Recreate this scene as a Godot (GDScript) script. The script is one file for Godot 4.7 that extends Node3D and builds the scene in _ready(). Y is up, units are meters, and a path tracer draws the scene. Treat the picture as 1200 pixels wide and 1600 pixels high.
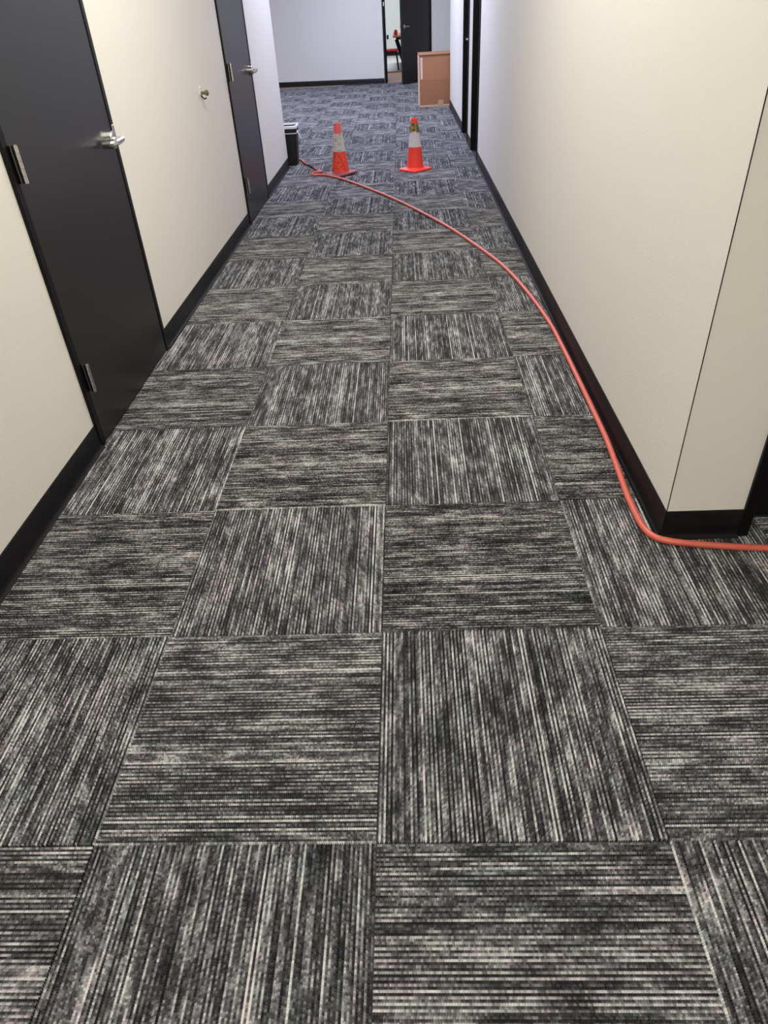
extends Node3D
# An office corridor with checkerboard carpet tiles, two traffic cones and a red hose.

const TILE := 0.61
const ROWS := 124
const WX_L := -1.197      # left corridor wall face
const WX_R := 0.892       # right corridor wall face
const Z_END := -7.78      # where the left wall stops
const Z_FAR := -17.45
const CEIL := 3.05

var rng := RandomNumberGenerator.new()
var M := {}
var taken := {}
var tile_meshes := {}
var loop_shift := PackedInt32Array()

# ------------------------------------------------------------------ helpers
func numbered(called: String) -> String:
	if not taken.has(called):
		taken[called] = 0
		return called
	taken[called] += 1
	return "%s_%03d" % [called, taken[called]]

func tag(o: Node3D, label: String, category := "", group := "", kind := "") -> Node3D:
	if label: o.set_meta("label", label)
	if category: o.set_meta("category", category)
	if group: o.set_meta("group", group)
	if kind: o.set_meta("kind", kind)
	return o

func thing(called: String, at: Vector3, turn := 0.0) -> Node3D:
	var o := Node3D.new()
	o.name = numbered(called)
	add_child(o, true)
	o.position = at
	o.rotation.y = turn
	return o

func put(called: String, mesh: Mesh, m: Material, parent: Node3D = null) -> MeshInstance3D:
	var o := MeshInstance3D.new()
	o.mesh = mesh
	o.material_override = m
	if parent == null:
		o.name = numbered(called)
		add_child(o, true)
	else:
		var key := str(parent.get_path()) + "/" + called
		if taken.has(key):
			taken[key] += 1
			o.name = "%s_%03d" % [called, taken[key]]
		else:
			taken[key] = 0
			o.name = called
		parent.add_child(o, true)
	return o

func st_new() -> SurfaceTool:
	var st := SurfaceTool.new()
	st.begin(Mesh.PRIMITIVE_TRIANGLES)
	st.set_smooth_group(-1)
	return st

func done(st: SurfaceTool) -> ArrayMesh:
	st.generate_normals()
	return st.commit()

func tri(st: SurfaceTool, a: Vector3, b: Vector3, c: Vector3, out: Vector3) -> void:
	if (b - a).cross(c - a).dot(out) > 0.0:
		st.add_vertex(a); st.add_vertex(c); st.add_vertex(b)
	else:
		st.add_vertex(a); st.add_vertex(b); st.add_vertex(c)

func quad(st: SurfaceTool, a: Vector3, b: Vector3, c: Vector3, d: Vector3, out: Vector3) -> void:
	tri(st, a, b, c, out)
	tri(st, a, c, d, out)

# a box from lo to hi with chamfered edges
func add_box(st: SurfaceTool, lo: Vector3, hi: Vector3, bev := 0.0, t := Transform3D()) -> void:
	var c := (lo + hi) * 0.5
	var h := (hi - lo) * 0.5
	var b := minf(bev, minf(h.x, minf(h.y, h.z)) * 0.9)
	var P := func(axis: int, s: Vector3) -> Vector3:
		var q := Vector3(s.x * (h.x - (0.0 if axis == 0 else b)), s.y * (h.y - (0.0 if axis == 1 else b)), s.z * (h.z - (0.0 if axis == 2 else b)))
		return t * (c + q)
	for ax in 3:
		for s in [-1.0, 1.0]:
			var v := []
			for k in [[-1, -1], [1, -1], [1, 1], [-1, 1]]:
				var sg := Vector3.ZERO
				sg[ax] = s
				sg[(ax + 1) % 3] = k[0]
				sg[(ax + 2) % 3] = k[1]
				v.append(P.call(ax, sg))
			var n := Vector3.ZERO
			n[ax] = s
			quad(st, v[0], v[1], v[2], v[3], t.basis * n)
	if b <= 0.0:
		return
	for ax in 3:
		var a1 := (ax + 1) % 3
		var a2 := (ax + 2) % 3
		for s1 in [-1.0, 1.0]:
			for s2 in [-1.0, 1.0]:
				var lo_s := Vector3.ZERO
				lo_s[ax] = -1.0; lo_s[a1] = s1; lo_s[a2] = s2
				var hi_s := lo_s
				hi_s[ax] = 1.0
				var n2 := Vector3.ZERO
				n2[a1] = s1; n2[a2] = s2
				quad(st, P.call(a1, lo_s), P.call(a1, hi_s), P.call(a2, hi_s), P.call(a2, lo_s), t.basis * n2)
	for sx in [-1.0, 1.0]:
		for sy in [-1.0, 1.0]:
			for sz in [-1.0, 1.0]:
				var s3 := Vector3(sx, sy, sz)
				tri(st, P.call(0, s3), P.call(1, s3), P.call(2, s3), t.basis * s3)

func box(lo: Vector3, hi: Vector3, bev := 0.0, t := Transform3D()) -> ArrayMesh:
	var st := st_new()
	add_box(st, lo, hi, bev, t)
	return done(st)

# lathe: a profile of (r, y) round the y axis with UVs; wobble(angle, i) may move the y of a point
func add_lathe(st: SurfaceTool, prof: PackedVector2Array, seg := 32, t := Transform3D(), sharp := true, wobble = null) -> void:
	for i in prof.size() - 1:
		st.set_smooth_group(i + 10 if sharp else 5)
		for k in seg:
			var p := []
			var uv := []
			for q in [[k, i], [k + 1, i], [k + 1, i + 1], [k, i + 1]]:
				var a: float = TAU * (q[0] % seg) / seg
				var y: float = prof[q[1]].y + (wobble.call(a, q[1]) if wobble != null else 0.0)
				p.append(Vector3(prof[q[1]].x * cos(a), y, prof[q[1]].x * sin(a)))
				uv.append(Vector2(q[0] / float(seg), 1.0 - q[1] / float(prof.size() - 1)))
			var am := TAU * (k + 0.5) / seg
			var d := prof[i + 1] - prof[i]
			var n := Vector3(cos(am) * d.y, -d.x, sin(am) * d.y)   # profiles run upwards on their outside
			for tr in [[0, 1, 2], [0, 2, 3]]:
				var a3: Vector3 = p[tr[0]]
				var b3: Vector3 = p[tr[1]]
				var c3: Vector3 = p[tr[2]]
				var fl := (b3 - a3).cross(c3 - a3)
				if fl.length() < 1e-12: continue
				var order: Array = [tr[0], tr[2], tr[1]] if fl.dot(n) > 0.0 else tr
				for o in order:
					st.set_uv(uv[o])
					st.add_vertex(t * p[o])
	st.set_smooth_group(-1)

func lathe(prof: PackedVector2Array, seg := 32, t := Transform3D(), sharp := true) -> ArrayMesh:
	var st := st_new()
	add_lathe(st, prof, seg, t, sharp)
	return done(st)

# loops of equal size skinned one after the other
func add_loft(st: SurfaceTool, loops: Array, cap_first := true, cap_last := true, smooth := true) -> void:
	var n: int = loops[0].size()
	for i in loops.size() - 1:
		st.set_smooth_group(20 + i if smooth else -1)
		var c := Vector3.ZERO
		for k in n: c += loops[i][k] + loops[i + 1][k]
		c /= 2.0 * n
		for k in n:
			var a: Vector3 = loops[i][k]
			var b: Vector3 = loops[i][(k + 1) % n]
			var d: Vector3 = loops[i + 1][(k + 1) % n]
			var e: Vector3 = loops[i + 1][k]
			# outward is to the right of the walking direction
			var run := (b - a)
			var up := (e - a)
			var nn := run.cross(up)
			if nn.length() < 1e-12: nn = (d - a).cross(e - a)
			quad(st, a, b, d, e, nn)
	st.set_smooth_group(-1)
	for which in [[cap_first, 0], [cap_last, loops.size() - 1]]:
		if not which[0]: continue
		var L: PackedVector3Array = loops[which[1]]
		var c2 := Vector3.ZERO
		for v in L: c2 += v
		c2 /= n
		var o: PackedVector3Array = loops[1 if which[1] == 0 else loops.size() - 2]
		var oc := Vector3.ZERO
		for v in o: oc += v
		oc /= n
		var out := c2 - oc
		if out.length() < 1e-6: out = Vector3.UP
		for k in n:
			tri(st, c2, L[k], L[(k + 1) % n], out)

# rounded rectangle in the xz plane, walked so that lofting upwards faces outside
func rrect(cx: float, y: float, cz: float, hx: float, hz: float, r: float, per := 4) -> PackedVector3Array:
	var o := PackedVector3Array()
	for q in 4:
		var sx: float = [1, -1, -1, 1][q]
		var sz: float = [1, 1, -1, -1][q]
		for k in per + 1:
			var a := PI / 2 * (q + k / float(per))
			o.append(Vector3(cx + sx * (hx - r) + r * cos(a), y, cz + sz * (hz - r) + r * sin(a)))
	o.reverse()
	return o

# a tube along points
func add_tube(st: SurfaceTool, pts: PackedVector3Array, r: float, seg := 10, flat_y := 1.0, caps := true, facets := false) -> void:
	var rings := []
	var side := Vector3.ZERO
	for i in pts.size():
		var d := (pts[mini(i + 1, pts.size() - 1)] - pts[maxi(i - 1, 0)]).normalized()
		if i == 0:
			side = d.cross(Vector3.UP if absf(d.y) < 0.95 else Vector3.RIGHT).normalized()
		else:
			side = (side - d * side.dot(d)).normalized()
		var up := side.cross(d).normalized()
		var ring := PackedVector3Array()
		for k in seg:
			var a := TAU * (k + (0.5 if facets else 0.0)) / seg
			ring.append(pts[i] + side * cos(a) * r + up * sin(a) * r * flat_y)
		rings.append(ring)
	st.set_smooth_group(-1 if facets else 0)
	for i in rings.size() - 1:
		for k in seg:
			var a: Vector3 = rings[i][k]
			var b: Vector3 = rings[i][(k + 1) % seg]
			var c: Vector3 = rings[i + 1][(k + 1) % seg]
			var e: Vector3 = rings[i + 1][k]
			quad(st, a, b, c, e, (a + b) * 0.5 - pts[i])
	st.set_smooth_group(-1)
	if caps:
		for w in [[0, 1], [pts.size() - 1, pts.size() - 2]]:
			for k in seg:
				tri(st, pts[w[0]], rings[w[0]][k], rings[w[0]][(k + 1) % seg], pts[w[0]] - pts[w[1]])

func tube(pts: PackedVector3Array, r: float, seg := 10, flat_y := 1.0) -> ArrayMesh:
	var st := st_new()
	add_tube(st, pts, r, seg, flat_y)
	return done(st)

# a smooth line through the given points
func spline(pts: Array, step: float) -> PackedVector3Array:
	var o := PackedVector3Array()
	for i in pts.size() - 1:
		var p0: Vector3 = pts[maxi(i - 1, 0)]
		var p1: Vector3 = pts[i]
		var p2: Vector3 = pts[i + 1]
		var p3: Vector3 = pts[mini(i + 2, pts.size() - 1)]
		var n := maxi(2, int(ceil(p1.distance_to(p2) / step)))
		for k in n:
			o.append(p1.cubic_interpolate(p2, p0, p3, k / float(n)))
	o.append(pts[-1])
	return o

func extrude_profile(prof: PackedVector2Array, a: Vector3, b: Vector3, out: Vector3) -> ArrayMesh:
	# prof: (distance outwards, height), walked from the top round the face to the bottom
	var st := st_new()
	var n := prof.size()
	for i in n - 1:
		st.set_smooth_group(3 if i > 0 else -1)
		var p := prof[i]
		var q := prof[i + 1]
		var d := q - p
		quad(st, a + out * p.x + Vector3.UP * p.y, b + out * p.x + Vector3.UP * p.y, b + out * q.x + Vector3.UP * q.y, a + out * q.x + Vector3.UP * q.y, out * -d.y + Vector3.UP * d.x)
	st.set_smooth_group(-1)
	for e in [[a, a - b], [b, b - a]]:
		for i in n - 1:
			tri(st, e[0], e[0] + out * prof[i].x + Vector3.UP * prof[i].y, e[0] + out * prof[i + 1].x + Vector3.UP * prof[i + 1].y, e[1])
	return done(st)

# ------------------------------------------------------------------ materials
func mat(called: String, c: Color, rough := 0.6, metal := 0.0, spec := 0.5) -> StandardMaterial3D:
	var m := StandardMaterial3D.new()
	m.resource_name = called
	m.albedo_color = c
	m.roughness = rough
	m.metallic = metal
	m.metallic_specular = spec
	M[called] = m
	return m

func noise_tex(freq: float, seed_: int, size := 512, oct := 4) -> NoiseTexture2D:
	var n := FastNoiseLite.new()
	n.seed = seed_
	n.noise_type = FastNoiseLite.TYPE_SIMPLEX_SMOOTH
	n.frequency = freq
	n.fractal_octaves = oct
	var t := NoiseTexture2D.new()
	t.width = size
	t.height = size
	t.seamless = true
	t.noise = n
	return t

func relief(m: StandardMaterial3D, t: Texture2D, cm: float, per_metre: float) -> void:
	m.heightmap_enabled = true
	m.heightmap_texture = t
	m.heightmap_scale = cm
	m.uv1_triplanar = true
	m.uv1_world_triplanar = true
	m.uv1_scale = Vector3.ONE * per_metre

func make_materials() -> void:
	var grain := noise_tex(0.06, 11)
	relief(mat("wall_paint", Color(0.89, 0.877, 0.842), 0.62, 0.0, 0.35), grain, 0.04, 2.5)
	mat("ceiling_paint", Color(0.93, 0.93, 0.92), 0.9)
	relief(mat("black_door", Color(0.068, 0.066, 0.07), 0.33, 0.0, 0.62), grain, 0.015, 3.0)
	mat("black_frame", Color(0.06, 0.058, 0.062), 0.36, 0.0, 0.33)
	relief(mat("black_rubber", Color(0.075, 0.073, 0.08), 0.42, 0.0, 0.33), grain, 0.03, 4.0)
	mat("satin_nickel", Color(0.82, 0.81, 0.79), 0.24, 1.0)
	mat("brass", Color(0.55, 0.49, 0.38), 0.3, 1.0)
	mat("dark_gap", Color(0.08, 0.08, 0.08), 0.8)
	mat("white_plastic", Color(0.93, 0.93, 0.94), 0.4)
	mat("black_plastic", Color(0.055, 0.055, 0.06), 0.5)
	mat("dark_liner", Color(0.12, 0.12, 0.15), 0.28)
	mat("hose_rubber", Color(0.80, 0.385, 0.32), 0.36)
	mat("hose_rubber_dark", Color(0.26, 0.16, 0.15), 0.5)
	mat("slab", Color(0.2, 0.2, 0.21), 0.95)
	var cb := mat("cardboard", Color(0.66, 0.475, 0.355), 0.85, 0.0, 0.3)
	relief(cb, noise_tex(0.03, 5), 0.05, 3.0)
	mat("cardboard_light", Color(0.84, 0.70, 0.585), 0.85, 0.0, 0.3)
	mat("cardboard_dark", Color(0.63, 0.445, 0.33), 0.85, 0.0, 0.3)
	mat("cardboard_pale", Color(0.86, 0.78, 0.72), 0.85, 0.0, 0.3)
	mat("tape", Color(0.76, 0.62, 0.48), 0.35)
	mat("red_fabric", Color(0.80, 0.22, 0.20), 0.85)
	mat("table_top", Color(0.66, 0.50, 0.41), 0.75, 0.0, 0.25)
	mat("lvt", Color(0.54, 0.375, 0.25), 0.7)
	mat("pale_floor", Color(0.70, 0.68, 0.66), 0.6)
	var glow := mat("diffuser_warm", Color(0.95, 0.95, 0.92), 0.6)
	glow.emission_enabled = true
	glow.emission = Color(1.0, 0.93, 0.82)
	glow.emission_energy_multiplier = 0.9
	var glow2 := mat("diffuser_cool", Color(0.95, 0.95, 0.97), 0.6)
	glow2.emission_enabled = true
	glow2.emission = Color(0.92, 0.94, 1.0)
	glow2.emission_energy_multiplier = 0.9
	make_carpet()
	M["cone_clean"] = scuffed("cone_clean", Color(1.0, 0.27, 0.18), Color(0.45, 0.10, 0.07), 6, 31, 0.0)
	M["cone_dirty"] = scuffed("cone_dirty", Color(0.97, 0.29, 0.18), Color(0.22, 0.08, 0.06), 60, 32, 0.5)
	M["cone_tip_worn"] = scuffed("cone_tip_worn", Color(0.93, 0.40, 0.38), Color(0.30, 0.10, 0.10), 10, 33, 0.3)
	M["band_clean"] = scuffed("band_clean", Color(0.86, 0.83, 0.825), Color(0.66, 0.60, 0.58), 8, 34, 0.0)
	M["band_dirty"] = scuffed("band_dirty", Color(0.80, 0.775, 0.74), Color(0.24, 0.23, 0.18), 22, 35, 0.35)
	M["cone_base_dirty"] = scuffed("cone_base_dirty", Color(0.55, 0.27, 0.24), Color(0.16, 0.10, 0.10), 70, 36, 0.6)
	M["hazard_tape"] = tape_material()

# plastic with scratches, rub marks and dirt of their own shape
func scuffed(called: String, base: Color, dirt: Color, marks: int, seed_: int, cloud: float) -> StandardMaterial3D:
	var r := RandomNumberGenerator.new()
	r.seed = seed_
	var w := 192
	var im := Image.create(w, w, false, Image.FORMAT_RGB8)
	var n := FastNoiseLite.new()
	n.seed = seed_
	n.frequency = 0.035
	for y in w:
		for x in w:
			var k := clampf((n.get_noise_3d(cos(TAU * x / w) * 30.0, sin(TAU * x / w) * 30.0, y) - 0.12) * 1.6, 0.0, 1.0) * cloud
			im.set_pixel(x, y, base.lerp(dirt, k))
	for i in marks:
		var p := Vector2(r.randf() * w, r.randf() * w)
		var d := Vector2(r.randf_range(-0.5, 0.5), r.randf_range(0.3, 1.0)).normalized()
		if r.randf() < 0.3: d = Vector2(d.y, d.x * 0.3)
		var ln := r.randf_range(4, 22)
		var th := r.randf_range(0.6, 2.2)
		var al := r.randf_range(0.35, 0.9)
		for s in int(ln * 2):
			var c := p + d * s * 0.5
			var hw := th * sin(PI * s / (ln * 2.0))
			for q in range(-int(ceil(hw)), int(ceil(hw)) + 1):
				var x := posmod(int(c.x) + q, w)
				var y := clampi(int(c.y), 0, w - 1)
				im.set_pixel(x, y, im.get_pixel(x, y).lerp(dirt, al * 0.6))
	var m := StandardMaterial3D.new()
	m.resource_name = called
	m.albedo_texture = ImageTexture.create_from_image(im)
	m.roughness = 0.5
	return m

# yellow tape with black print wrapped on the cone: letters and torn black bars
func tape_material() -> StandardMaterial3D:
	var im := Image.create(240, 60, false, Image.FORMAT_RGB8)
	im.fill(Color(0.62, 0.56, 0.25))
	var ink := Color(0.07, 0.06, 0.05)
	var G := {"C": ["0111", "1000", "1000", "1000", "0111"], "J": ["0011", "0001", "0001", "1001", "0110"], "B": ["1110", "1001", "1110", "1001", "1110"]}
	var word := "CJB"
	for rep in 3:
		for i in 3:
			for yy in 5:
				for xx in 4:
					if G[word[i]][yy][xx] == "1":
						im.fill_rect(Rect2i(rep * 80 + 5 + i * 25 + xx * 5, 14 + yy * 6, 5, 6), ink)
		im.fill_rect(Rect2i(rep * 80 + 4, 2, 30, 10), ink)
		im.fill_rect(Rect2i(rep * 80 + 2, 44, 14, 9), ink)
		im.fill_rect(Rect2i(rep * 80 + 30, 54, 34, 6), ink)
		im.fill_rect(Rect2i(rep * 80 + 40, 46, 10, 8), ink)
		im.fill_rect(Rect2i(rep * 80 + 60, 5, 14, 6), ink)
		im.fill_rect(Rect2i(rep * 80 + 64, 48, 9, 10), ink)
		im.fill_rect(Rect2i(rep * 80 + 20, 50, 8, 5), ink)
	var m := StandardMaterial3D.new()
	m.resource_name = "hazard_tape"
	m.albedo_texture = ImageTexture.create_from_image(im)
	m.roughness = 0.35
	return m

# ------------------------------------------------------------------ carpet
func make_carpet() -> void:
	var px := 8
	var side := ROWS * px
	# the loops of one row, as relief
	var bead := Image.create(px, px, false, Image.FORMAT_L8)
	for y in px:
		for x in px:
			var h := 0.25 + 0.75 * pow(sin(PI * (x + 0.5) / px), 0.7)
			bead.set_pixel(x, y, Color(h, h, h))
	var line := Image.create(side * 2, px, false, Image.FORMAT_L8)
	for i in ROWS * 2:
		line.blit_rect(bead, Rect2i(0, 0, px, px), Vector2i(i * px, 0))
	var height := Image.create(side, side, false, Image.FORMAT_L8)
	var shift := PackedInt32Array()
	for r in ROWS:
		shift.append(rng.randi_range(0, px - 1))
		height.blit_rect(line, Rect2i(shift[r], 0, side, px), Vector2i(0, r * px))
	loop_shift = shift
	var ht := ImageTexture.create_from_image(height)
	var ramp := [Color(0.098, 0.097, 0.105), Color(0.175, 0.174, 0.181), Color(0.310, 0.309, 0.315), Color(0.535, 0.533, 0.533), Color(0.800, 0.797, 0.787), Color(0.930, 0.925, 0.905)]
	var carpets := []
	for v in 8:
		var n1 := FastNoiseLite.new()
		n1.seed = 100 + v
		n1.frequency = 1.0
		n1.fractal_octaves = 3
		var n2 := FastNoiseLite.new()
		n2.seed = 200 + v
		n2.frequency = 1.0
		n2.fractal_octaves = 2
		var n3 := FastNoiseLite.new()
		n3.seed = 300 + v
		n3.frequency = 1.0
		var im := Image.create(side, side, false, Image.FORMAT_RGB8)
		for r in ROWS:
			var c := r * TILE / ROWS
			var bright := rng.randf_range(0.04, 0.36) if r % 2 == 0 else rng.randf_range(-0.24, 0.08)
			if rng.randf() < 0.12: bright += 0.15
			var hue := rng.randf()
			for i in ROWS + 1:
				var a := i * TILE / ROWS
				var k := 0.38 + bright + 0.31 * n1.get_noise_2d(a * 9.0, c * 55.0) + 0.20 * n2.get_noise_2d(a * 3.5, c * 11.0) + rng.randf_range(-0.15, 0.15)
				k = clampf(k, 0.0, 0.999) * (ramp.size() - 1)
				var col: Color = ramp[int(k)].lerp(ramp[int(k) + 1], k - int(k))
				var tint: float = n3.get_noise_2d(a * 4.0, c * 14.0 + hue * 2.0)
				if tint > 0.22: col = Color(col.r * 0.975, col.g * 1.0, col.b * 0.995)
				elif tint < -0.22: col = Color(col.r * 1.005, col.g * 0.98, col.b * 0.995)
				im.fill_rect(Rect2i(i * px - shift[r], r * px, px, px), col)
		var m := StandardMaterial3D.new()
		m.resource_name = "carpet_loops"
		m.albedo_texture = ImageTexture.create_from_image(im)
		m.roughness = 1.0
		m.metallic_specular = 0.1
		m.rim_enabled = true
		m.rim = 0.22
		m.rim_tint = 0.25
		m.heightmap_enabled = true
		m.heightmap_texture = ht
		m.heightmap_scale = 0.4
		carpets.append(m)
	M["carpets"] = carpets

# a tile whose yarn rows run along local x; each row is a rounded ridge
func tile_mesh(lx: float, wz: float) -> ArrayMesh:
	var key := "%.3f/%.3f" % [lx, wz]
	if tile_meshes.has(key): return tile_meshes[key]
	var rows := maxi(2, int(round(wz / TILE * ROWS)))
	var V := PackedVector3Array()
	var N := PackedVector3Array()
	var U := PackedVector2Array()
	var I := PackedInt32Array()
	var pitch := wz / rows
	var prof := [Vector2(0.0, -0.0070), Vector2(0.22, -0.0013), Vector2(0.5, 0.0), Vector2(0.78, -0.0013)]
	var lines := []
	for r in rows:
		for p in prof: lines.append(Vector2((r + p.x) * pitch - wz / 2, p.y))
	lines.append(Vector2(wz / 2, -0.0070))
	for i in lines.size():
		var q: Vector2 = lines[mini(i + 1, lines.size() - 1)] - lines[maxi(i - 1, 0)]
		var nn := Vector3(0, q.x, -q.y).normalized()
		for s in [-1.0, 1.0]:
			V.append(Vector3(s * lx / 2, lines[i].y, lines[i].x))
			N.append(nn)
			U.append(Vector2((s * lx / 2 + lx / 2) / TILE, (lines[i].x + wz / 2) / TILE))
	for i in lines.size() - 1:
		var a := i * 2
		I.append_array([a, a + 1, a + 3, a, a + 3, a + 2])   # fixed below if turned
	# winding: front faces run clockwise seen from above
	var A := V[I[0]]; var B := V[I[1]]; var C := V[I[2]]
	if (B - A).cross(C - A).y > 0.0:
		for k in range(0, I.size(), 3):
			var s2 := I[k + 1]; I[k + 1] = I[k + 2]; I[k + 2] = s2
	# skirts under the edges
	for e in 4:
		var n := [Vector3(1, 0, 0), Vector3(-1, 0, 0), Vector3(0, 0, 1), Vector3(0, 0, -1)][e] as Vector3
		var hx := lx / 2
		var hz := wz / 2
		var c4: Array
		if e < 2:
			for i in lines.size() - 1:
				var x := n.x * hx
				c4 = [Vector3(x, lines[i].y, lines[i].x), Vector3(x, lines[i + 1].y, lines[i + 1].x), Vector3(x, -0.0095, lines[i + 1].x), Vector3(x, -0.0095, lines[i].x)]
				side_quad(V, N, U, I, c4, n, lx, wz)
		else:
			var z := n.z * hz
			c4 = [Vector3(-hx, -0.0070, z), Vector3(hx, -0.0070, z), Vector3(hx, -0.0095, z), Vector3(-hx, -0.0095, z)]
			side_quad(V, N, U, I, c4, n, lx, wz)
	var arr := []
	arr.resize(Mesh.ARRAY_MAX)
	arr[Mesh.ARRAY_VERTEX] = V
	arr[Mesh.ARRAY_NORMAL] = N
	arr[Mesh.ARRAY_TEX_UV] = U
	arr[Mesh.ARRAY_INDEX] = I
	var m := ArrayMesh.new()
	m.add_surface_from_arrays(Mesh.PRIMITIVE_TRIANGLES, arr)
	tile_meshes[key] = m
	return m

# the same tile with every loop of yarn modelled, for the tiles at the viewer's feet
func loop_tile_mesh(lx: float, wz: float) -> ArrayMesh:
	var key := "loops %.3f/%.3f" % [lx, wz]
	if tile_meshes.has(key): return tile_meshes[key]
	var rows := maxi(2, int(round(wz / TILE * ROWS)))
	var pitch := wz / rows
	var step := TILE / ROWS
	var V := PackedVector3Array()
	var N := PackedVector3Array()
	var U := PackedVector2Array()
	var I := PackedInt32Array()
	var across := [Vector2(0.0, -0.0092), Vector2(0.33, -0.0006), Vector2(0.67, -0.0006), Vector2(1.0, -0.0092)]
	var lean := [0.0, -0.75, 0.75, 0.0]
	for row in rows:
		var xs := PackedFloat32Array()
		var kinds := PackedInt32Array()
		var s := loop_shift[row % ROWS] / 8.0
		for i in ROWS + 2:
			for q in [[0.0, 0], [0.22, 1], [0.78, 2]]:
				var x: float = (i - s + q[0]) * step
				if x <= 0.0 or x >= lx: continue
				xs.append(x)
				kinds.append(q[1])
		xs.insert(0, 0.0); kinds.insert(0, 1)
		xs.append(lx); kinds.append(2)
		var first := V.size()
		for k in xs.size():
			for a in 4:
				var y: float = across[a].y
				var n := Vector3(0, 1, lean[a])
				if a == 1 or a == 2:
					if kinds[k] == 0: y -= 0.0024
					else: n.x = -0.55 if kinds[k] == 1 else 0.55
				V.append(Vector3(xs[k] - lx / 2, y, (row + across[a].x) * pitch - wz / 2))
				N.append(n.normalized())
				U.append(Vector2(xs[k] / TILE, (row + across[a].x) * pitch / TILE))
		for k in xs.size() - 1:
			for a in 3:
				var p := first + k * 4 + a
				I.append_array([p, p + 4, p + 5, p, p + 5, p + 1])
	var A := V[I[0]]; var B := V[I[1]]; var C := V[I[2]]
	if (B - A).cross(C - A).y > 0.0:
		for k in range(0, I.size(), 3):
			var t := I[k + 1]; I[k + 1] = I[k + 2]; I[k + 2] = t
	var arr := []
	arr.resize(Mesh.ARRAY_MAX)
	arr[Mesh.ARRAY_VERTEX] = V
	arr[Mesh.ARRAY_NORMAL] = N
	arr[Mesh.ARRAY_TEX_UV] = U
	arr[Mesh.ARRAY_INDEX] = I
	var m := ArrayMesh.new()
	m.add_surface_from_arrays(Mesh.PRIMITIVE_TRIANGLES, arr)
	tile_meshes[key] = m
	return m

func side_quad(V: PackedVector3Array, N: PackedVector3Array, U: PackedVector2Array, I: PackedInt32Array, c4: Array, n: Vector3, lx: float, wz: float) -> void:
	var s := V.size()
	for p in c4:
		V.append(p)
		N.append(n)
		U.append(Vector2((p.x + lx / 2) / TILE, (p.z + wz / 2) / TILE))
	if (c4[1] - c4[0]).cross(c4[2] - c4[0]).dot(n) > 0.0:
		I.append_array([s, s + 2, s + 1, s, s + 3, s + 2])
	else:
		I.append_array([s, s + 1, s + 2, s, s + 2, s + 3])

# the part of the tile grid that lies inside a rectangle of floor
func lay_tiles(floor_: Node3D, x0: float, x1: float, z0: float, z1: float) -> void:
	for c in range(int(floor(x0 / TILE)), int(ceil(x1 / TILE))):
		for r in range(int(floor(z0 / TILE)), int(ceil(z1 / TILE))):
			var ax := maxf(x0, c * TILE) + 0.0008
			var bx := minf(x1, (c + 1) * TILE) - 0.0008
			var az := maxf(z0, r * TILE) + 0.0008
			var bz := minf(z1, (r + 1) * TILE) - 0.0008
			if bx - ax < 0.02 or bz - az < 0.02: continue
			var across := posmod(c + r, 2) == 0
			var mi := MeshInstance3D.new()
			var lx := snappedf(bx - ax if across else bz - az, 0.001)
			var wz := snappedf(bz - az if across else bx - ax, 0.001)
			var at_feet := (r == -1 or r == 0) and c < 2
			mi.mesh = loop_tile_mesh(lx, wz) if at_feet else tile_mesh(lx, wz)
			mi.material_override = M["carpets"][rng.randi_range(0, 7)]
			mi.position = Vector3((ax + bx) / 2, 0.0, (az + bz) / 2)
			mi.rotation.y = (0.0 if across else PI / 2) + (PI if rng.randf() < 0.5 else 0.0)
			mi.name = "carpet_tile" if taken.get("tiles", 0) == 0 else "carpet_tile_%03d" % taken["tiles"]
			taken["tiles"] = taken.get("tiles", 0) + 1
			floor_.add_child(mi, true)

# ------------------------------------------------------------------ setting
func wall(called: String, boxes: Array, label: String, t := Transform3D(), m := "wall_paint") -> MeshInstance3D:
	var st := st_new()
	for b in boxes: add_box(st, b[0], b[1], 0.0, t)
	var o := put(called, done(st), M[m])
	tag(o, label, "wall", "", "structure")
	return o

# a wall along z at x0..x1 from z0 (near) to z1 (far), with door openings [near, far]
func wall_z(called: String, x0: float, x1: float, z0: float, z1: float, gaps: Array, label: String) -> void:
	var b := []
	var z := z0
	for g in gaps:
		b.append([Vector3(x0, -0.0095, g[0]), Vector3(x1, CEIL, z)])
		b.append([Vector3(x0, 2.18, g[1]), Vector3(x1, CEIL, g[0])])
		z = g[1]
	b.append([Vector3(x0, -0.0095, z1), Vector3(x1, CEIL, z)])
	wall(called, b, label)

func baseboard(called: String, a: Vector3, b: Vector3, out: Vector3, label: String) -> void:
	var prof := PackedVector2Array([Vector2(0.0, 0.101), Vector2(0.0035, 0.1005), Vector2(0.0048, 0.098), Vector2(0.0055, 0.03), Vector2(0.0075, 0.016), Vector2(0.012, 0.006), Vector2(0.019, 0.0022), Vector2(0.019, 0.0005), Vector2(0.0, 0.0)])
	var o := put(called, extrude_profile(prof, a, b, out), M.black_rubber)
	tag(o, label, "baseboard", "", "structure")

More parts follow.
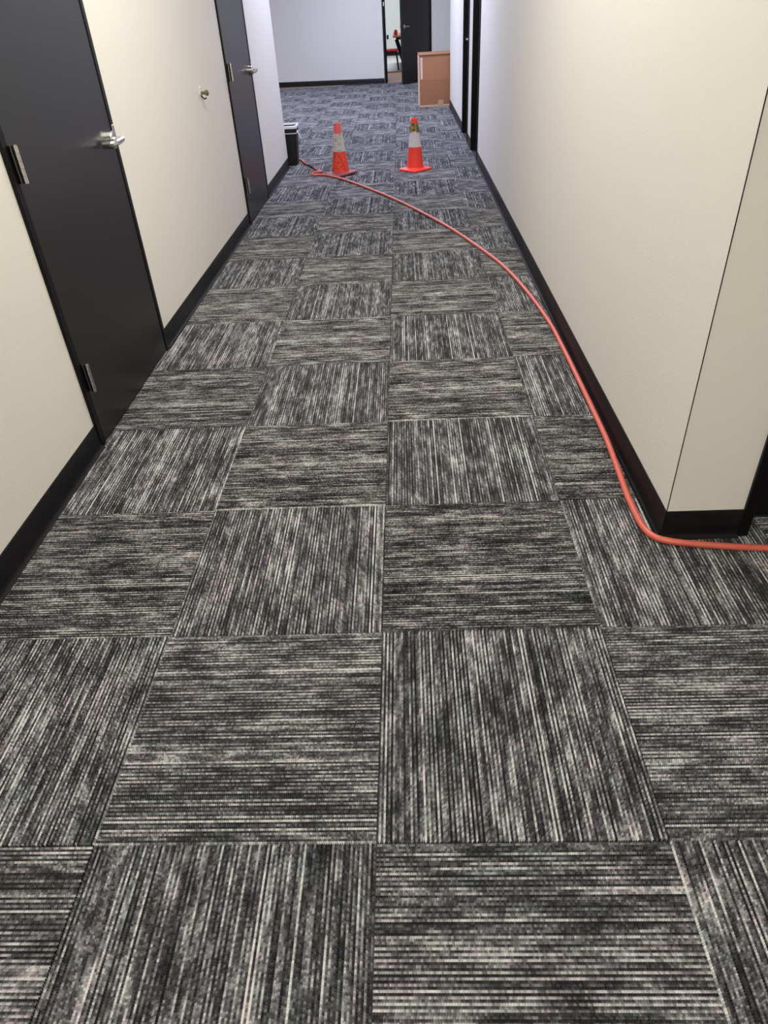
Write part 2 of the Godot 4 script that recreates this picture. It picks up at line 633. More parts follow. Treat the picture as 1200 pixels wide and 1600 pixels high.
# A door. Local x runs along the wall, local +z faces the viewer's side, the wall's face is z = 0.
func make_door(called: String, at: Vector3, turn: float, w: float, label: String, opt: Dictionary) -> Node3D:
	var d := thing(called, at, turn)
	tag(d, label, "door", "", "structure")
	var h := 2.13
	var deep: float = opt.get("depth", 0.12)
	var proud := 0.012
	# frame: face strips, jamb linings
	var st := st_new()
	for s in [-1.0, 1.0]:
		var x0: float = s * (w / 2 + 0.003)
		var x1: float = s * (w / 2 + 0.036)
		add_box(st, Vector3(minf(x0, x1), 0.0005, -deep - proud), Vector3(maxf(x0, x1), h + 0.052, proud), 0.003)
		if opt.get("stop", true):
			var sx: float = s * (w / 2 - 0.014)
			var zz: float = opt.get("stop_z", -0.075)
			add_box(st, Vector3(minf(x0, sx), 0.0005, zz - 0.03), Vector3(maxf(x0, sx), h, zz), 0.002)
	add_box(st, Vector3(-w / 2 - 0.036, h + 0.003, -deep - proud), Vector3(w / 2 + 0.036, h + 0.052, proud), 0.003)
	put("door_frame", done(st), M.black_frame, d)
	if opt.get("leaf", true):
		var fz: float = opt.get("leaf_z", proud - 0.003)
		var leaf := put("door_leaf", box(Vector3(-w / 2 + 0.002, 0.006, fz - 0.045), Vector3(w / 2 - 0.002, h - 0.002, fz), 0.0025), M.black_door, d)
		leaf.set_meta("label", "flat black door leaf")
		lever(d, Vector3(opt.get("lever_x", 1.0) * (w / 2 - 0.058), opt.get("lever_y", 1.03), fz), -signf(opt.get("lever_x", 1.0)))
	for hy in opt.get("hinges", []):
		hinge(d, Vector3(-opt.get("lever_x", 1.0) * (w / 2), hy, proud), opt.get("lever_x", 1.0))
	if opt.has("strike"):
		var sx2: float = opt.get("lever_x", 1.0)
		var pl := put("strike_plate", box(Vector3(-0.010, -0.036, 0.0), Vector3(0.010, 0.036, 0.003), 0.001), M.satin_nickel, d)
		pl.position = Vector3(sx2 * (w / 2 + 0.012), opt.strike, proud)
		pl.set_meta("label", "bright metal strike lip")
	return d

# a return lever: rose, shank, bar that runs towards the hinges and turns back to the door
func lever(d: Node3D, at: Vector3, way: float) -> void:
	var h := Node3D.new()
	h.name = "door_handle"
	d.add_child(h, true)
	h.position = at
	h.set_meta("label", "satin metal return lever")
	var turn := Transform3D(Basis(Vector3.RIGHT, PI / 2), Vector3.ZERO)
	var st := st_new()
	add_lathe(st, PackedVector2Array([Vector2(0.035, 0.0), Vector2(0.035, 0.022), Vector2(0.033, 0.026), Vector2(0.024, 0.0275), Vector2(0.0, 0.028)]), 36, turn)
	put("rose", done(st), M.satin_nickel, h)
	var st2 := st_new()
	add_lathe(st2, PackedVector2Array([Vector2(0.012, 0.0), Vector2(0.0115, 0.052), Vector2(0.0, 0.054)]), 20, turn)
	put("shank", done(st2), M.satin_nickel, h)
	# the bar, a flattened oval swept round two bends
	var path := spline([Vector3(-way * 0.012, 0, 0.058), Vector3(0, 0, 0.06), Vector3(way * 0.05, -0.001, 0.062), Vector3(way * 0.092, -0.002, 0.061), Vector3(way * 0.108, -0.003, 0.054), Vector3(way * 0.112, -0.004, 0.04), Vector3(way * 0.112, -0.004, 0.012)], 0.008)
	var st3 := st_new()
	add_tube(st3, path, 0.0092, 8, 1.35, true, true)
	put("lever_bar", done(st3), M.satin_nickel, h)

func hinge(d: Node3D, at: Vector3, way: float) -> void:
	var h := Node3D.new()
	h.name = "hinge"
	d.add_child(h, true)
	h.position = at
	h.set_meta("label", "satin metal butt hinge")
	var st := st_new()
	for k in 5:
		var y0 := -0.057 + k * 0.0228
		add_lathe(st, PackedVector2Array([Vector2(0.0, y0 + 0.0004), Vector2(0.0075, y0 + 0.0004), Vector2(0.0075, y0 + 0.0224), Vector2(0.0, y0 + 0.0224)]), 16, Transform3D(Basis(), Vector3(0, 0, 0.024)))
	add_lathe(st, PackedVector2Array([Vector2(0.0055, 0.057), Vector2(0.0055, 0.0595), Vector2(0.0, 0.061)]), 16, Transform3D(Basis(), Vector3(0, 0, 0.024)))
	put("knuckle", done(st), M.satin_nickel, h)
	put("hinge_leaf", box(Vector3(-0.0012, -0.057, -0.03), Vector3(0.0012, 0.057, 0.022), 0.0004), M.black_frame, h)
	put("leaf_edge", box(Vector3(-0.0035, -0.057, 0.006), Vector3(-0.0012, 0.057, 0.010), 0.0004), M.satin_nickel, h)

func ceiling_light(at: Vector3, size: Vector2, energy: float, col: Color, warm: bool, label: String) -> void:
	var o := thing("ceiling_light", at)
	tag(o, label, "ceiling light", "", "")
	var st := st_new()
	var hx := size.x / 2
	var hz := size.y / 2
	for s in [-1.0, 1.0]:
		add_box(st, Vector3(minf(s * hx, s * (hx + 0.03)), -0.012, -hz - 0.03), Vector3(maxf(s * hx, s * (hx + 0.03)), 0.0, hz + 0.03), 0.002)
		add_box(st, Vector3(-hx, -0.012, minf(s * hz, s * (hz + 0.03))), Vector3(hx, 0.0, maxf(s * hz, s * (hz + 0.03))), 0.002)
	put("light_frame", done(st), M.ceiling_paint, o)
	put("diffuser", box(Vector3(-hx, -0.0095, -hz), Vector3(hx, -0.001, hz), 0.0), M.diffuser_warm if warm else M.diffuser_cool, o)
	var l := AreaLight3D.new()
	l.name = "area_light"
	l.area_size = size
	l.light_energy = energy
	l.light_color = col
	l.shadow_enabled = true
	l.set("area_range", 40.0)
	l.set("area_attenuation", 2.0)
	l.position = Vector3(0, -0.016, 0)
	l.rotation.x = -PI / 2
	o.add_child(l, true)

# ------------------------------------------------------------------ things
func rounded_square(h: float, r: float, y: float, grow := 0.0, lift = null) -> PackedVector3Array:
	var L := rrect(0, y, 0, h + grow, h + grow, r + grow * 0.5, 5)
	if lift != null:
		for i in L.size(): L[i].y += lift.call(L[i])
	return L

func traffic_cone(at: Vector3, turn: float, dirty: bool) -> Node3D:
	var o := thing("traffic_cone", at, turn)
	var lift = null
	if dirty:
		lift = func(p: Vector3) -> float: return 0.012 * clampf((p.x * 0.7 + p.z * 0.7 - 0.06) / 0.1, 0.0, 1.0) ** 2
	var st := st_new()
	var half := 0.132
	add_loft(st, [rounded_square(half, 0.03, 0.0, -0.004, lift), rounded_square(half, 0.03, 0.004, 0.0, lift), rounded_square(half, 0.03, 0.016, -0.001, lift), rounded_square(half, 0.03, 0.021, -0.008, lift), rounded_square(0.098, 0.06, 0.024, 0.0), rounded_square(0.092, 0.0915, 0.030, 0.0)], true, true, true)
	put("cone_base", done(st), M.cone_base_dirty if dirty else M.cone_clean, o)
	var r0 := 0.090
	var r1 := 0.031
	var h := 0.480
	var rad := func(y: float) -> float: return lerpf(r0, r1, (y - 0.024) / (h - 0.024))
	# hollow body: outside up, over the lip, down the inside
	put("cone_body", lathe(PackedVector2Array([Vector2(0.0945, 0.022), Vector2(r0 - 0.001, 0.034), Vector2(rad.call(0.2), 0.2), Vector2(rad.call(0.39), 0.39)]), 40), M.cone_dirty if dirty else M.cone_clean, o)
	var top := 0.385 if dirty else 0.425
	put("cone_tip", lathe(PackedVector2Array([Vector2(rad.call(top - 0.01), top - 0.01), Vector2(r1 + 0.0015, h - 0.006), Vector2(r1 - 0.001, h), Vector2(r1 - 0.006, h), Vector2(r1 - 0.007, h - 0.01), Vector2(r1 + 0.004, top - 0.02)]), 40), M.cone_tip_worn if dirty else M.cone_clean, o)
	put("reflective_band", lathe(PackedVector2Array([Vector2(rad.call(0.222) + 0.0005, 0.222), Vector2(rad.call(0.222) + 0.0018, 0.2225), Vector2(rad.call(top) + 0.0018, top - 0.0005), Vector2(rad.call(top) + 0.0002, top)]), 40), M.band_dirty if dirty else M.band_clean, o)
	if not dirty:
		var st2 := st_new()
		var ragged := func(a: float, i: int) -> float:
			return 0.012 * sin(a * 3.0 + 0.6) + 0.008 * sin(a * 7.0) if i == 0 else (0.003 * sin(a * 4.0) if i == 1 else 0.0)
		add_lathe(st2, PackedVector2Array([Vector2(rad.call(0.356) + 0.0035, 0.356), Vector2(rad.call(0.437) + 0.0035, 0.437)]), 60, Transform3D(), true, ragged)
		put("hazard_tape", done(st2), M.hazard_tape, o).set_meta("label", "torn yellow tape with black print")
	return o

func wastebasket() -> void:
	var o := thing("wastebasket", Vector3(-1.225, 0.0, -7.985), deg_to_rad(1.0))
	tag(o, "black plastic wastebasket with a white-edged bin liner beside the end of the left wall", "wastebasket")
	var H := 0.395
	var loop := func(y: float, g: float) -> PackedVector3Array:
		return rrect(0, y, 0, lerpf(0.115, 0.142, y / H) + g, lerpf(0.105, 0.130, y / H) + g, 0.03, 5)
	var st := st_new()
	add_loft(st, [loop.call(0.001, -0.004), loop.call(0.006, 0.0), loop.call(H - 0.006, 0.0), loop.call(H, -0.002), loop.call(H - 0.004, -0.005), loop.call(0.012, -0.006)], true, true, true)
	put("bin_body", done(st), M.black_plastic, o)
	# liner folded over the rim
	var st2 := st_new()
	add_loft(st2, [loop.call(H - 0.068, 0.003), loop.call(H - 0.062, 0.005), loop.call(H - 0.026, 0.0055), loop.call(H - 0.022, 0.0045)], false, false, true)
	put("bin_liner", done(st2), M.dark_liner, o).set_meta("label", "dark bin liner folded over the rim")
	var st3 := st_new()
	add_loft(st3, [loop.call(H - 0.075, 0.0035), loop.call(H - 0.073, 0.006), loop.call(H - 0.067, 0.006), loop.call(H - 0.066, 0.0035)], false, false, true)
	put("liner_hem", done(st3), M.white_plastic, o)
	var st4 := st_new()
	add_loft(st4, [loop.call(H - 0.026, 0.005), loop.call(H - 0.022, 0.009), loop.call(H - 0.002, 0.009), loop.call(H + 0.005, 0.004), loop.call(H + 0.004, -0.008), loop.call(H - 0.012, -0.012)], false, false, true)
	put("bin_rim", done(st4), M.white_plastic, o).set_meta("label", "white edge of the liner round the rim")
	var t := spline([Vector3(0.143, H - 0.045, 0.10), Vector3(0.156, H - 0.06, 0.105), Vector3(0.178, H - 0.10, 0.11), Vector3(0.186, H - 0.125, 0.11)], 0.008)
	put("liner_tie", tube(t, 0.0055, 8, 0.35), M.white_plastic, o)

func hose() -> void:
	var o := thing("air_hose", Vector3(0.9, 0, -1.0))
	tag(o, "long red rubber hose snaking across the carpet from the wastebasket to the right wall corner", "hose")
	var y := 0.0112
	var P := []
	for p in [[2.30, -0.55], [1.95, -0.72], [1.60, -0.85], [1.40, -0.892], [1.191, -0.915], [1.08, -0.928], [0.987, -0.944], [0.913, -0.960], [0.869, -0.982], [0.847, -1.025], [0.8405, -1.09], [0.840, -1.2], [0.845, -1.30], [0.8515, -1.408], [0.858, -1.53], [0.8615, -1.647], [0.8625, -1.9], [0.8625, -2.2], [0.8605, -2.5], [0.853, -2.83], [0.812, -3.29], [0.736, -3.799], [0.615, -4.27], [0.426, -4.877], [0.190, -5.484], [-0.033, -5.99], [-0.287, -6.485], [-0.497, -6.868], [-0.66, -7.10], [-0.745, -7.175], [-0.80, -7.20], [-0.85, -7.20]]:
		P.append(Vector3(p[0], y, p[1]) - o.position)
	# a tight kinked bight, then on behind the wastebasket
	for q in [[-0.872, 0.014, -7.215], [-0.868, 0.026, -7.232], [-0.83, 0.034, -7.238], [-0.79, 0.033, -7.25], [-0.772, 0.026, -7.275], [-0.782, 0.018, -7.318], [-0.835, 0.0125, -7.46], [-0.93, 0.0112, -7.70], [-1.03, 0.0112, -7.93], [-1.10, 0.0112, -8.16], [-1.2, 0.0112, -8.3], [-1.45, 0.0112, -8.42], [-1.9, 0.0112, -8.5], [-2.6, 0.0112, -8.45]]:
		P.append(Vector3(q[0], q[1], q[2]) - o.position)
	put("hose_line", tube(spline(P, 0.02), 0.0110, 14), M.hose_rubber, o)
	var c := []
	for q in [[-0.895, 0.0118, -7.61], [-0.93, 0.0118, -7.70], [-0.972, 0.0118, -7.80]]:
		c.append(Vector3(q[0], q[1], q[2]) - o.position)
	put("coupling", tube(spline(c, 0.02), 0.0132, 12), M.hose_rubber_dark, o).set_meta("label", "dark hose coupling")

func cardboard_box() -> void:
	var o := thing("cardboard_box", Vector3(0.71, 0, -12.88), deg_to_rad(1.5))
	tag(o, "tall brown cardboard box standing at the far end of the right wall", "box")
	var w := 0.32
	var h := 0.735
	var d := 0.28
	put("box_body", box(Vector3(-w, 0.001, -d), Vector3(w, h, d), 0.004), M.cardboard, o)
	# upper front flap lies proud of the lower half
	put("front_panel", box(Vector3(-w + 0.002, 0.035, d), Vector3(w, 0.398, d + 0.006), 0.002), M.cardboard_dark, o)
	put("bottom_flap", box(Vector3(-w + 0.004, 0.001, d), Vector3(w, 0.032, d + 0.009), 0.002), M.cardboard_light, o)
	put("side_panel", box(Vector3(-w - 0.005, 0.002, -d + 0.01), Vector3(-w, h - 0.02, d - 0.004), 0.002), M.cardboard_light, o)
	put("top_flap", box(Vector3(-w - 0.008, h, -d - 0.004), Vector3(w, h + 0.007, d + 0.010), 0.002, Transform3D(Basis(Vector3.RIGHT, 0.015), Vector3(0, 0.002, 0))), M.cardboard, o)
	put("corner_strip", box(Vector3(-w + 0.016, 0.402, d), Vector3(-w + 0.048, h - 0.035, d + 0.004), 0.001), M.cardboard_pale, o).set_meta("label", "pale folded edge strip")
	put("packing_tape", box(Vector3(-0.02, 0.010, d + 0.006), Vector3(0.07, 0.098, d + 0.0105), 0.0005), M.tape, o).set_meta("label", "strip of tan packing tape")

func wall_bumper() -> void:
	var o := thing("wall_bumper", Vector3(WX_L, 1.025, -4.395), PI / 2)
	tag(o, "small brass and white fitting on the left wall between the two black doors", "wall fitting")
	var turn := Transform3D(Basis(Vector3.RIGHT, PI / 2), Vector3.ZERO)
	put("mounting_plate", box(Vector3(-0.018, -0.012, 0.0), Vector3(0.018, 0.036, 0.005), 0.002), M.white_plastic, o)
	put("post", lathe(PackedVector2Array([Vector2(0.009, 0.004), Vector2(0.009, 0.034), Vector2(0.0, 0.035)]), 20, turn), M.brass, o)
	put("knob", lathe(PackedVector2Array([Vector2(0.004, 0.033), Vector2(0.017, 0.036), Vector2(0.017, 0.048), Vector2(0.012, 0.053), Vector2(0.0, 0.054)]), 20, turn), M.brass, o)
	put("screw", lathe(PackedVector2Array([Vector2(0.005, 0.004), Vector2(0.005, 0.007), Vector2(0.0, 0.0075)]), 12, Transform3D(turn.basis, Vector3(0, 0.025, 0))), M.satin_nickel, o)
	put("hook", tube(spline([Vector3(0, -0.0095, 0.004), Vector3(0.002, -0.026, 0.012), Vector3(0.004, -0.034, 0.024), Vector3(0.004, -0.026, 0.034)], 0.006), 0.004, 8), M.black_plastic, o)

func office_chair(called: String, at: Vector3, turn: float, label: String) -> Node3D:
	var o := thing(called, at, turn)
	tag(o, label, "chair", "", "")
	var st := st_new()
	add_loft(st, [rrect(0, 0.425, 0, 0.215, 0.215, 0.05), rrect(0, 0.432, 0, 0.225, 0.225, 0.05), rrect(0, 0.462, 0, 0.225, 0.225, 0.05), rrect(0, 0.475, 0, 0.205, 0.205, 0.045)])
	put("seat", done(st), M.red_fabric, o)
	put("seat_frame", box(Vector3(-0.21, 0.385, -0.21), Vector3(0.21, 0.425, 0.21), 0.006), M.black_plastic, o)
	for s in [[-1, -1], [1, -1], [-1, 1], [1, 1]]:
		put("leg", tube(PackedVector3Array([Vector3(s[0] * 0.185, 0.39, s[1] * 0.185), Vector3(s[0] * 0.215, 0.012, s[1] * 0.225)]), 0.021, 10), M.black_plastic, o)
	for s in [-1, 1]:
		put("back_post", tube(spline([Vector3(s * 0.20, 0.40, 0.20), Vector3(s * 0.20, 0.60, 0.235), Vector3(s * 0.19, 0.86, 0.28)], 0.05), 0.013, 10), M.black_plastic, o)
	put("backrest", box(Vector3(-0.20, 0.60, 0.235), Vector3(0.20, 0.90, 0.27), 0.012, Transform3D(Basis(Vector3.RIGHT, 0.14), Vector3(0, 0.03, -0.085))), M.red_fabric, o)
	return o

func table() -> void:
	var o := thing("office_table", Vector3(0.80, 0, -22.6))
	tag(o, "light wood-topped table with black legs in the bright room beyond the open door", "table")
	put("tabletop", box(Vector3(-0.90, 0.705, -1.4), Vector3(0.90, 0.745, 1.4), 0.006), M.table_top, o)
	put("apron", box(Vector3(-0.80, 0.655, -1.3), Vector3(0.80, 0.705, 1.3), 0.004), M.black_frame, o)
	for s in [[-1, -1], [1, -1], [-1, 1], [1, 1]]:
		var st := st_new()
		var t := PackedVector3Array([Vector3(s[0] * 0.82, 0.66, s[1] * 1.2), Vector3(s[0] * 0.60, 0.0, s[1] * 1.2)])
		add_tube(st, t, 0.045, 4, 0.8)
		put("leg", done(st), M.black_frame, o)

func _ready() -> void:
	rng.seed = 7
	# ---------------- camera, surroundings, lights
	var cam := Camera3D.new()
	cam.name = "camera"
	cam.transform = Transform3D(Basis(Vector3(0.99857468, -0.05025622, -0.01796988), Vector3(0.02980674, 0.80440524, -0.59333276), Vector3(0.04427373, 0.59195145, 0.80475668)).orthonormalized(), Vector3(0.1012341, 1.42577073, 0.75946527))
	cam.keep_aspect = Camera3D.KEEP_HEIGHT
	cam.fov = rad_to_deg(2.0 * atan(800.0 / 1078.09))
	cam.near = 0.02
	cam.far = 100.0
	add_child(cam)
	cam.current = true
	var we := WorldEnvironment.new()
	we.name = "surroundings"
	var env := Environment.new()
	env.background_mode = Environment.BG_COLOR
	env.background_color = Color(0.02, 0.02, 0.02)
	env.ambient_light_source = Environment.AMBIENT_SOURCE_DISABLED
	env.tonemap_mode = Environment.TONE_MAPPER_LINEAR
	env.tonemap_exposure = 1.0
	env.sdfgi_enabled = true
	env.ssao_enabled = true
	env.ssil_enabled = true
	we.environment = env
	add_child(we)
	make_materials()
	var warm := Color(1.0, 0.985, 0.96)
	var cool := Color(0.855, 0.875, 1.0)
	ceiling_light(Vector3(-0.14, CEIL, -2.45), Vector2(0.6, 2.4), 7.3, warm, true, "long warm ceiling light above the corridor between the two left doors")
	ceiling_light(Vector3(-0.14, CEIL, 1.9), Vector2(0.6, 1.2), 7.0, warm, true, "long warm ceiling light above the near end of the corridor")
	ceiling_light(Vector3(-0.14, CEIL, -7.5), Vector2(0.6, 0.6), 7.6, cool, false, "square cool ceiling light in the corridor above the two traffic cones")
	ceiling_light(Vector3(-0.5, CEIL, -10.9), Vector2(0.6, 0.6), 11.0, cool, false, "square cool ceiling light in front of the cardboard box")
	ceiling_light(Vector3(-0.7, CEIL, -15.0), Vector2(0.6, 1.2), 11.0, cool, false, "long cool ceiling light nearest the far wall of the hall")
	ceiling_light(Vector3(-3.2, CEIL, -12.5), Vector2(0.6, 1.2), 12.0, cool, false, "long cool ceiling light above the left side of the hall")
	ceiling_light(Vector3(-0.3, CEIL, -19.6), Vector2(0.6, 0.6), 3.4, Color(0.87, 0.925, 1), true, "square ceiling light just inside the room beyond the open door")
	ceiling_light(Vector3(-0.2, CEIL, -24.5), Vector2(1.2, 1.2), 14.5, Color(0.87, 0.925, 1), true, "large ceiling light above the table in the far room")

	# ---------------- structure
	var fl := put("floor", box(Vector3(-4.7, -0.12, Z_FAR - 1.0), Vector3(2.7, -0.0098, 2.7)), M.slab)
	tag(fl, "floor laid with dark grey striped carpet tiles in a checkerboard of turned rows", "floor", "", "structure")
	lay_tiles(fl, WX_L, 1.22, -2 * TILE, 4 * TILE)
	lay_tiles(fl, 1.22, 2.44, -1.09, 2 * TILE)
	lay_tiles(fl, WX_L, WX_R, -13 * TILE, -2 * TILE)
	lay_tiles(fl, -3.66, -2 * TILE, -13 * TILE, Z_END)
	lay_tiles(fl, -3.66, WX_R, -20 * TILE, -13 * TILE)
	lay_tiles(fl, -3.66, 1.83, -17.35, -20 * TILE)
	var rf := put("floor_office", box(Vector3(-3.0, -0.12, -27.4), Vector3(3.4, -0.001, Z_FAR - 0.06)), M.pale_floor)
	tag(rf, "pale floor deep in the bright room beyond the open door", "floor", "", "structure")
	var rb := put("floor_entry", box(Vector3(-3.0, -0.0008, -20.55), Vector3(3.4, 0.002, Z_FAR - 0.06)), M.lvt)
	tag(rb, "brown floor just inside the open far door", "floor", "", "structure")
	var rs := put("trim_2", box(Vector3(-3.0, -0.0005, -20.62), Vector3(3.4, 0.006, -20.55)), M.black_rubber)
	tag(rs, "dark strip across the floor of the room beyond the open door", "trim", "", "structure")
	wall("ceiling", [[Vector3(-4.8, CEIL, -27.5), Vector3(3.5, CEIL + 0.1, 2.8)]], "plain white ceiling above the corridor and hall", Transform3D(), "ceiling_paint").set_meta("category", "ceiling")

	var d1 := -2.203   # centres of the left doors
	var d2 := -5.758
	var half := 0.509
	wall_z("wall_left", WX_L - 0.12, WX_L, 2.6, Z_END, [[d1 + half, d1 - half], [d2 + half, d2 - half]], "cream wall along the left side of the corridor with two black doors")
	var d3 := -7.925
	var d4 := -9.28
	var h3 := 0.355 + 0.036
	var h4 := 0.38 + 0.036
	wall_z("wall_right", WX_R, WX_R + 0.12, -1.0, -12.55, [[d3 + h3, d3 - h3], [d4 + h4, d4 - h4]], "cream wall along the right side of the corridor ending at the cardboard box")
	var d5 := 1.637
	wall("wall_alcove", [[Vector3(WX_R + 0.12, -0.0095, -1.12), Vector3(d5 - half, CEIL, -1.0)], [Vector3(d5 - half, 2.18, -1.12), Vector3(d5 + half, CEIL, -1.0)], [Vector3(d5 + half, -0.0095, -1.12), Vector3(2.6, CEIL, -1.0)]], "short cream wall that turns right at the near corner beside a black door frame")
	wall("wall_alcove_right", [[Vector3(2.6, -0.0095, -1.12), Vector3(2.7, CEIL, 2.7)]], "wall on the right of the side passage")
	wall("wall_back", [[Vector3(-1.3, -0.0095, 2.6), Vector3(2.6, CEIL, 2.7)]], "wall behind the viewer closing the corridor")
	wall("wall_hall_near", [[Vector3(-4.7, -0.0095, Z_END), Vector3(WX_L - 0.12, CEIL, Z_END + 0.12)]], "wall that turns left behind the wastebasket")
	wall("wall_hall_left", [[Vector3(-4.8, -0.0095, -18.4), Vector3(-4.7, CEIL, Z_END + 0.12)]], "wall on the left of the hall")
	wall("wall_hall_right", [[Vector3(WX_R + 0.12, -0.0095, -12.55), Vector3(3.4, CEIL, -12.43)], [Vector3(3.4, -0.0095, -17.6), Vector3(3.5, CEIL, -12.43)]], "wall on the right of the hall behind the cardboard box")
	# the far wall stands at a slight angle; the doorway right of it is square
	var far_turn := Transform3D(Basis(Vector3.UP, -0.187), Vector3(-0.28, 0, -17.35))
	wall("wall_far", [[Vector3(-4.6, -0.0095, -0.12), Vector3(0.0, CEIL, 0.0)]], "pale grey wall at the far end of the hall left of the open door", far_turn)
	var d6 := 0.2575
	var h6 := 0.5185
	wall("wall_far_right", [[Vector3(d6 + h6, -0.0095, Z_FAR - 0.12), Vector3(3.4, CEIL, Z_FAR)], [Vector3(d6 - h6 - 0.05, 2.18, Z_FAR - 0.12), Vector3(d6 + h6, CEIL, Z_FAR)], [Vector3(d6 - h6 - 0.04, -0.0095, Z_FAR - 0.12), Vector3(d6 - h6, CEIL, Z_FAR)]], "pale grey wall at the far end of the hall right of the open door")
	wall("wall_office_far", [[Vector3(-3.0, -0.0095, -27.5), Vector3(3.4, CEIL, -27.4)]], "bright white far wall of the room beyond the open door")
	wall("wall_office_left", [[Vector3(-3.1, -0.0095, -27.5), Vector3(-3.0, CEIL, -17.6)]], "left wall of the room beyond the open door")
	wall("wall_office_right", [[Vector3(3.4, -0.0095, -27.5), Vector3(3.5, CEIL, -17.6)]], "right wall of the room beyond the open door")
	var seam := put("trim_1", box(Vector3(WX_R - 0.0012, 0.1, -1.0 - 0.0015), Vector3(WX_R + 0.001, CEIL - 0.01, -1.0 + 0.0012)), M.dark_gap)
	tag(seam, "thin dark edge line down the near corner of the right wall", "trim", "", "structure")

	# baseboards
	var R := Vector3.RIGHT
	var L := Vector3.LEFT
	baseboard("baseboard_left", Vector3(WX_L, 0, 2.6), Vector3(WX_L, 0, d1 + half), R, "black rubber baseboard on the left wall nearer than the near door")
	baseboard("baseboard_left", Vector3(WX_L, 0, d1 - half), Vector3(WX_L, 0, d2 + half), R, "black rubber baseboard on the left wall between the two doors")
	baseboard("baseboard_left", Vector3(WX_L, 0, d2 - half), Vector3(WX_L, 0, Z_END), R, "black rubber baseboard on the left wall between the far door and the wastebasket")
	baseboard("baseboard_right", Vector3(WX_R, 0, -1.0), Vector3(WX_R, 0, d3 + h3), L, "black rubber baseboard along the right wall beside the red hose")
	baseboard("baseboard_right", Vector3(WX_R, 0, d3 - h3), Vector3(WX_R, 0, d4 + h4), L, "short black baseboard between the two right door frames")
	baseboard("baseboard_right", Vector3(WX_R, 0, d4 - h4), Vector3(WX_R, 0, -12.55), L, "black rubber baseboard on the right wall leading to the cardboard box")
	baseboard("baseboard_alcove", Vector3(WX_R - 0.0055, 0, -1.0), Vector3(d5 - half, 0, -1.0), Vector3.BACK, "black rubber baseboard on the short wall at the near right corner")
	var fb: Vector3 = far_turn.basis * Vector3.BACK
	baseboard("baseboard_far", far_turn * Vector3(-4.5, 0, 0), far_turn * Vector3(0, 0, 0), fb, "black rubber baseboard along the far wall left of the open door")
	baseboard("baseboard_far", Vector3(d6 + h6, 0, Z_FAR), Vector3(3.4, 0, Z_FAR), Vector3.BACK, "black rubber baseboard along the far wall right of the open door")
	baseboard("baseboard_office", Vector3(-3.0, 0, -27.4), Vector3(3.4, 0, -27.4), Vector3.BACK, "dark baseboard in the room beyond the open door")

	# doors
	make_door("door_1", Vector3(WX_L, 0, d1), PI / 2, 0.946, "large black door in a thin black frame, nearest on the left wall", {"hinges": [0.295, 1.06, 1.86], "lever_x": 1.0, "strike": 1.022, "lever_y": 1.008, "stop": false})
	make_door("door_2", Vector3(WX_L, 0, d2), PI / 2, 0.946, "black door further along the left wall, just before the wastebasket", {"hinges": [0.30, 1.075, 1.86], "lever_x": 1.0, "strike": 1.045, "stop": false})
	make_door("door_3", Vector3(WX_R, 0, d3), -PI / 2, 0.71, "recessed black door in the right wall, nearer of the two right frames", {"leaf_z": -0.085, "lever_x": 1.0, "stop": false})
	make_door("door_4", Vector3(WX_R, 0, d4), -PI / 2, 0.76, "recessed black door in the right wall, the frame nearer the cardboard box", {"leaf_z": -0.085, "lever_x": -1.0, "stop": false})
	make_door("door_5", Vector3(d5, 0, -1.0), 0.0, 0.946, "black door and frame at the right edge of the picture round the near corner", {"leaf_z": -0.095, "lever_x": 1.0, "stop": false})
	var d := make_door("door_6", Vector3(d6, 0, Z_FAR), 0.0, 0.965, "open black door at the far end of the hall showing a bright room", {"leaf": false, "stop": true, "stop_z": -0.06, "lever_x": -1.0, "strike": 1.43})
	var leaf := Node3D.new()
	leaf.name = "door_leaf"
	d.add_child(leaf, true)
	leaf.position = Vector3(0.965 / 2 - 0.005, 0, 0.012)
	# local +x of the leaf runs from the hinge to the free edge
	leaf.transform.basis = Basis(Vector3(-0.661, 0, 0.750), Vector3.UP, Vector3(-0.750, 0, -0.661))
	leaf.set_meta("label", "black door leaf standing open into the hall")
	put("leaf_panel", box(Vector3(0.0, 0.008, 0.0), Vector3(0.905, 2.128, 0.045), 0.003), M.black_door, leaf)
	for side in [[0.045, 1.0], [0.0, -1.0]]:
		lever_flat(leaf, Vector3(0.835, 1.03, side[0]), side[1])
	for hy in [0.30, 1.10, 1.86]:
		put("hinge", lathe(PackedVector2Array([Vector2(0.0, hy - 0.057), Vector2(0.008, hy - 0.057), Vector2(0.008, hy + 0.057), Vector2(0.0, hy + 0.057)]), 12, Transform3D(Basis(), Vector3(0.0, 0, 0.052))), M.satin_nickel, leaf)

	# ---------------- things
	hose()
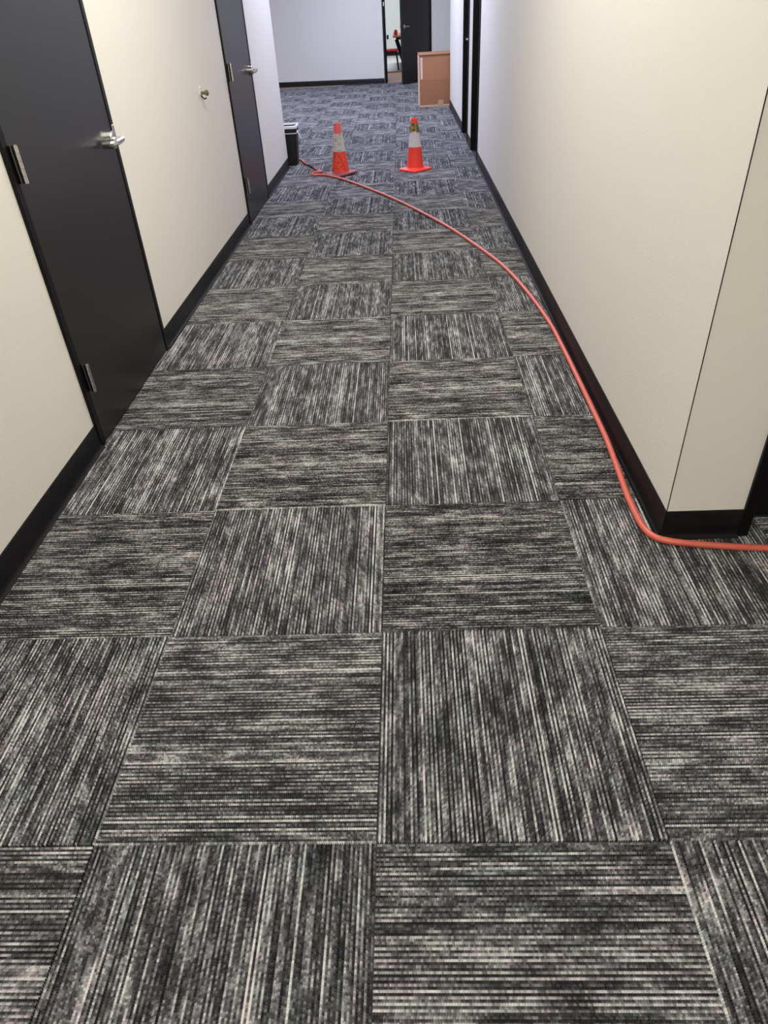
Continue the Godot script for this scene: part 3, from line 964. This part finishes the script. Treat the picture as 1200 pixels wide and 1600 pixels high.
	tag(traffic_cone(Vector3(-0.570, 0, -7.235), deg_to_rad(40.0), true), "grimy orange traffic cone with a scuffed white band, touching the red hose", "traffic cone", "traffic cones on the carpet")
	tag(traffic_cone(Vector3(0.216, 0, -7.265), deg_to_rad(42.0), false), "clean bright orange traffic cone with torn yellow tape at its top", "traffic cone", "traffic cones on the carpet")
	cardboard_box()
	wastebasket()
	wall_bumper()
	table()
	office_chair("office_chair", Vector3(-0.20, 0, -20.95), -PI / 2, "red-seated black chair in front of the table beyond the open door")
	var cushion := thing("red_cushion", Vector3(-0.02, 0.745, -21.42))
	tag(cushion, "small rounded red object on the near left corner of the light table", "cushion")
	put("cushion_body", lathe(PackedVector2Array([Vector2(0.0, 0.0), Vector2(0.028, 0.004), Vector2(0.045, 0.03), Vector2(0.05, 0.065), Vector2(0.042, 0.10), Vector2(0.024, 0.125), Vector2(0.0, 0.132)]), 24, Transform3D(), false), M.red_fabric, cushion)
	var sw := thing("wall_outlet", Vector3(-0.33, 0.53, -27.4))
	tag(sw, "small black outlet on the white wall of the far room", "outlet")
	put("cover_plate", box(Vector3(-0.035, -0.06, 0), Vector3(0.035, 0.06, 0.008), 0.003), M.black_plastic, sw)
	put("socket", box(Vector3(-0.018, -0.035, 0.008), Vector3(0.018, 0.035, 0.010), 0.001), M.dark_gap, sw)

# lever as parts of the open leaf
func lever_flat(leaf: Node3D, at: Vector3, s: float) -> void:
	var b := Basis(Vector3.RIGHT, PI / 2 * s)
	var st := st_new()
	add_lathe(st, PackedVector2Array([Vector2(0.035, 0.0), Vector2(0.035, 0.012), Vector2(0.0, 0.014)]), 28, Transform3D(b, at))
	add_lathe(st, PackedVector2Array([Vector2(0.012, 0.0), Vector2(0.0115, 0.055), Vector2(0.0, 0.056)]), 16, Transform3D(b, at))
	add_tube(st, spline([at + Vector3(0.012, 0, s * 0.058), at + Vector3(-0.06, 0, s * 0.06), at + Vector3(-0.105, -0.002, s * 0.055), at + Vector3(-0.112, -0.002, s * 0.02)], 0.01), 0.0075, 10, 1.5)
	put("door_handle", done(st), M.satin_nickel, leaf).set_meta("label", "satin metal lever handle")
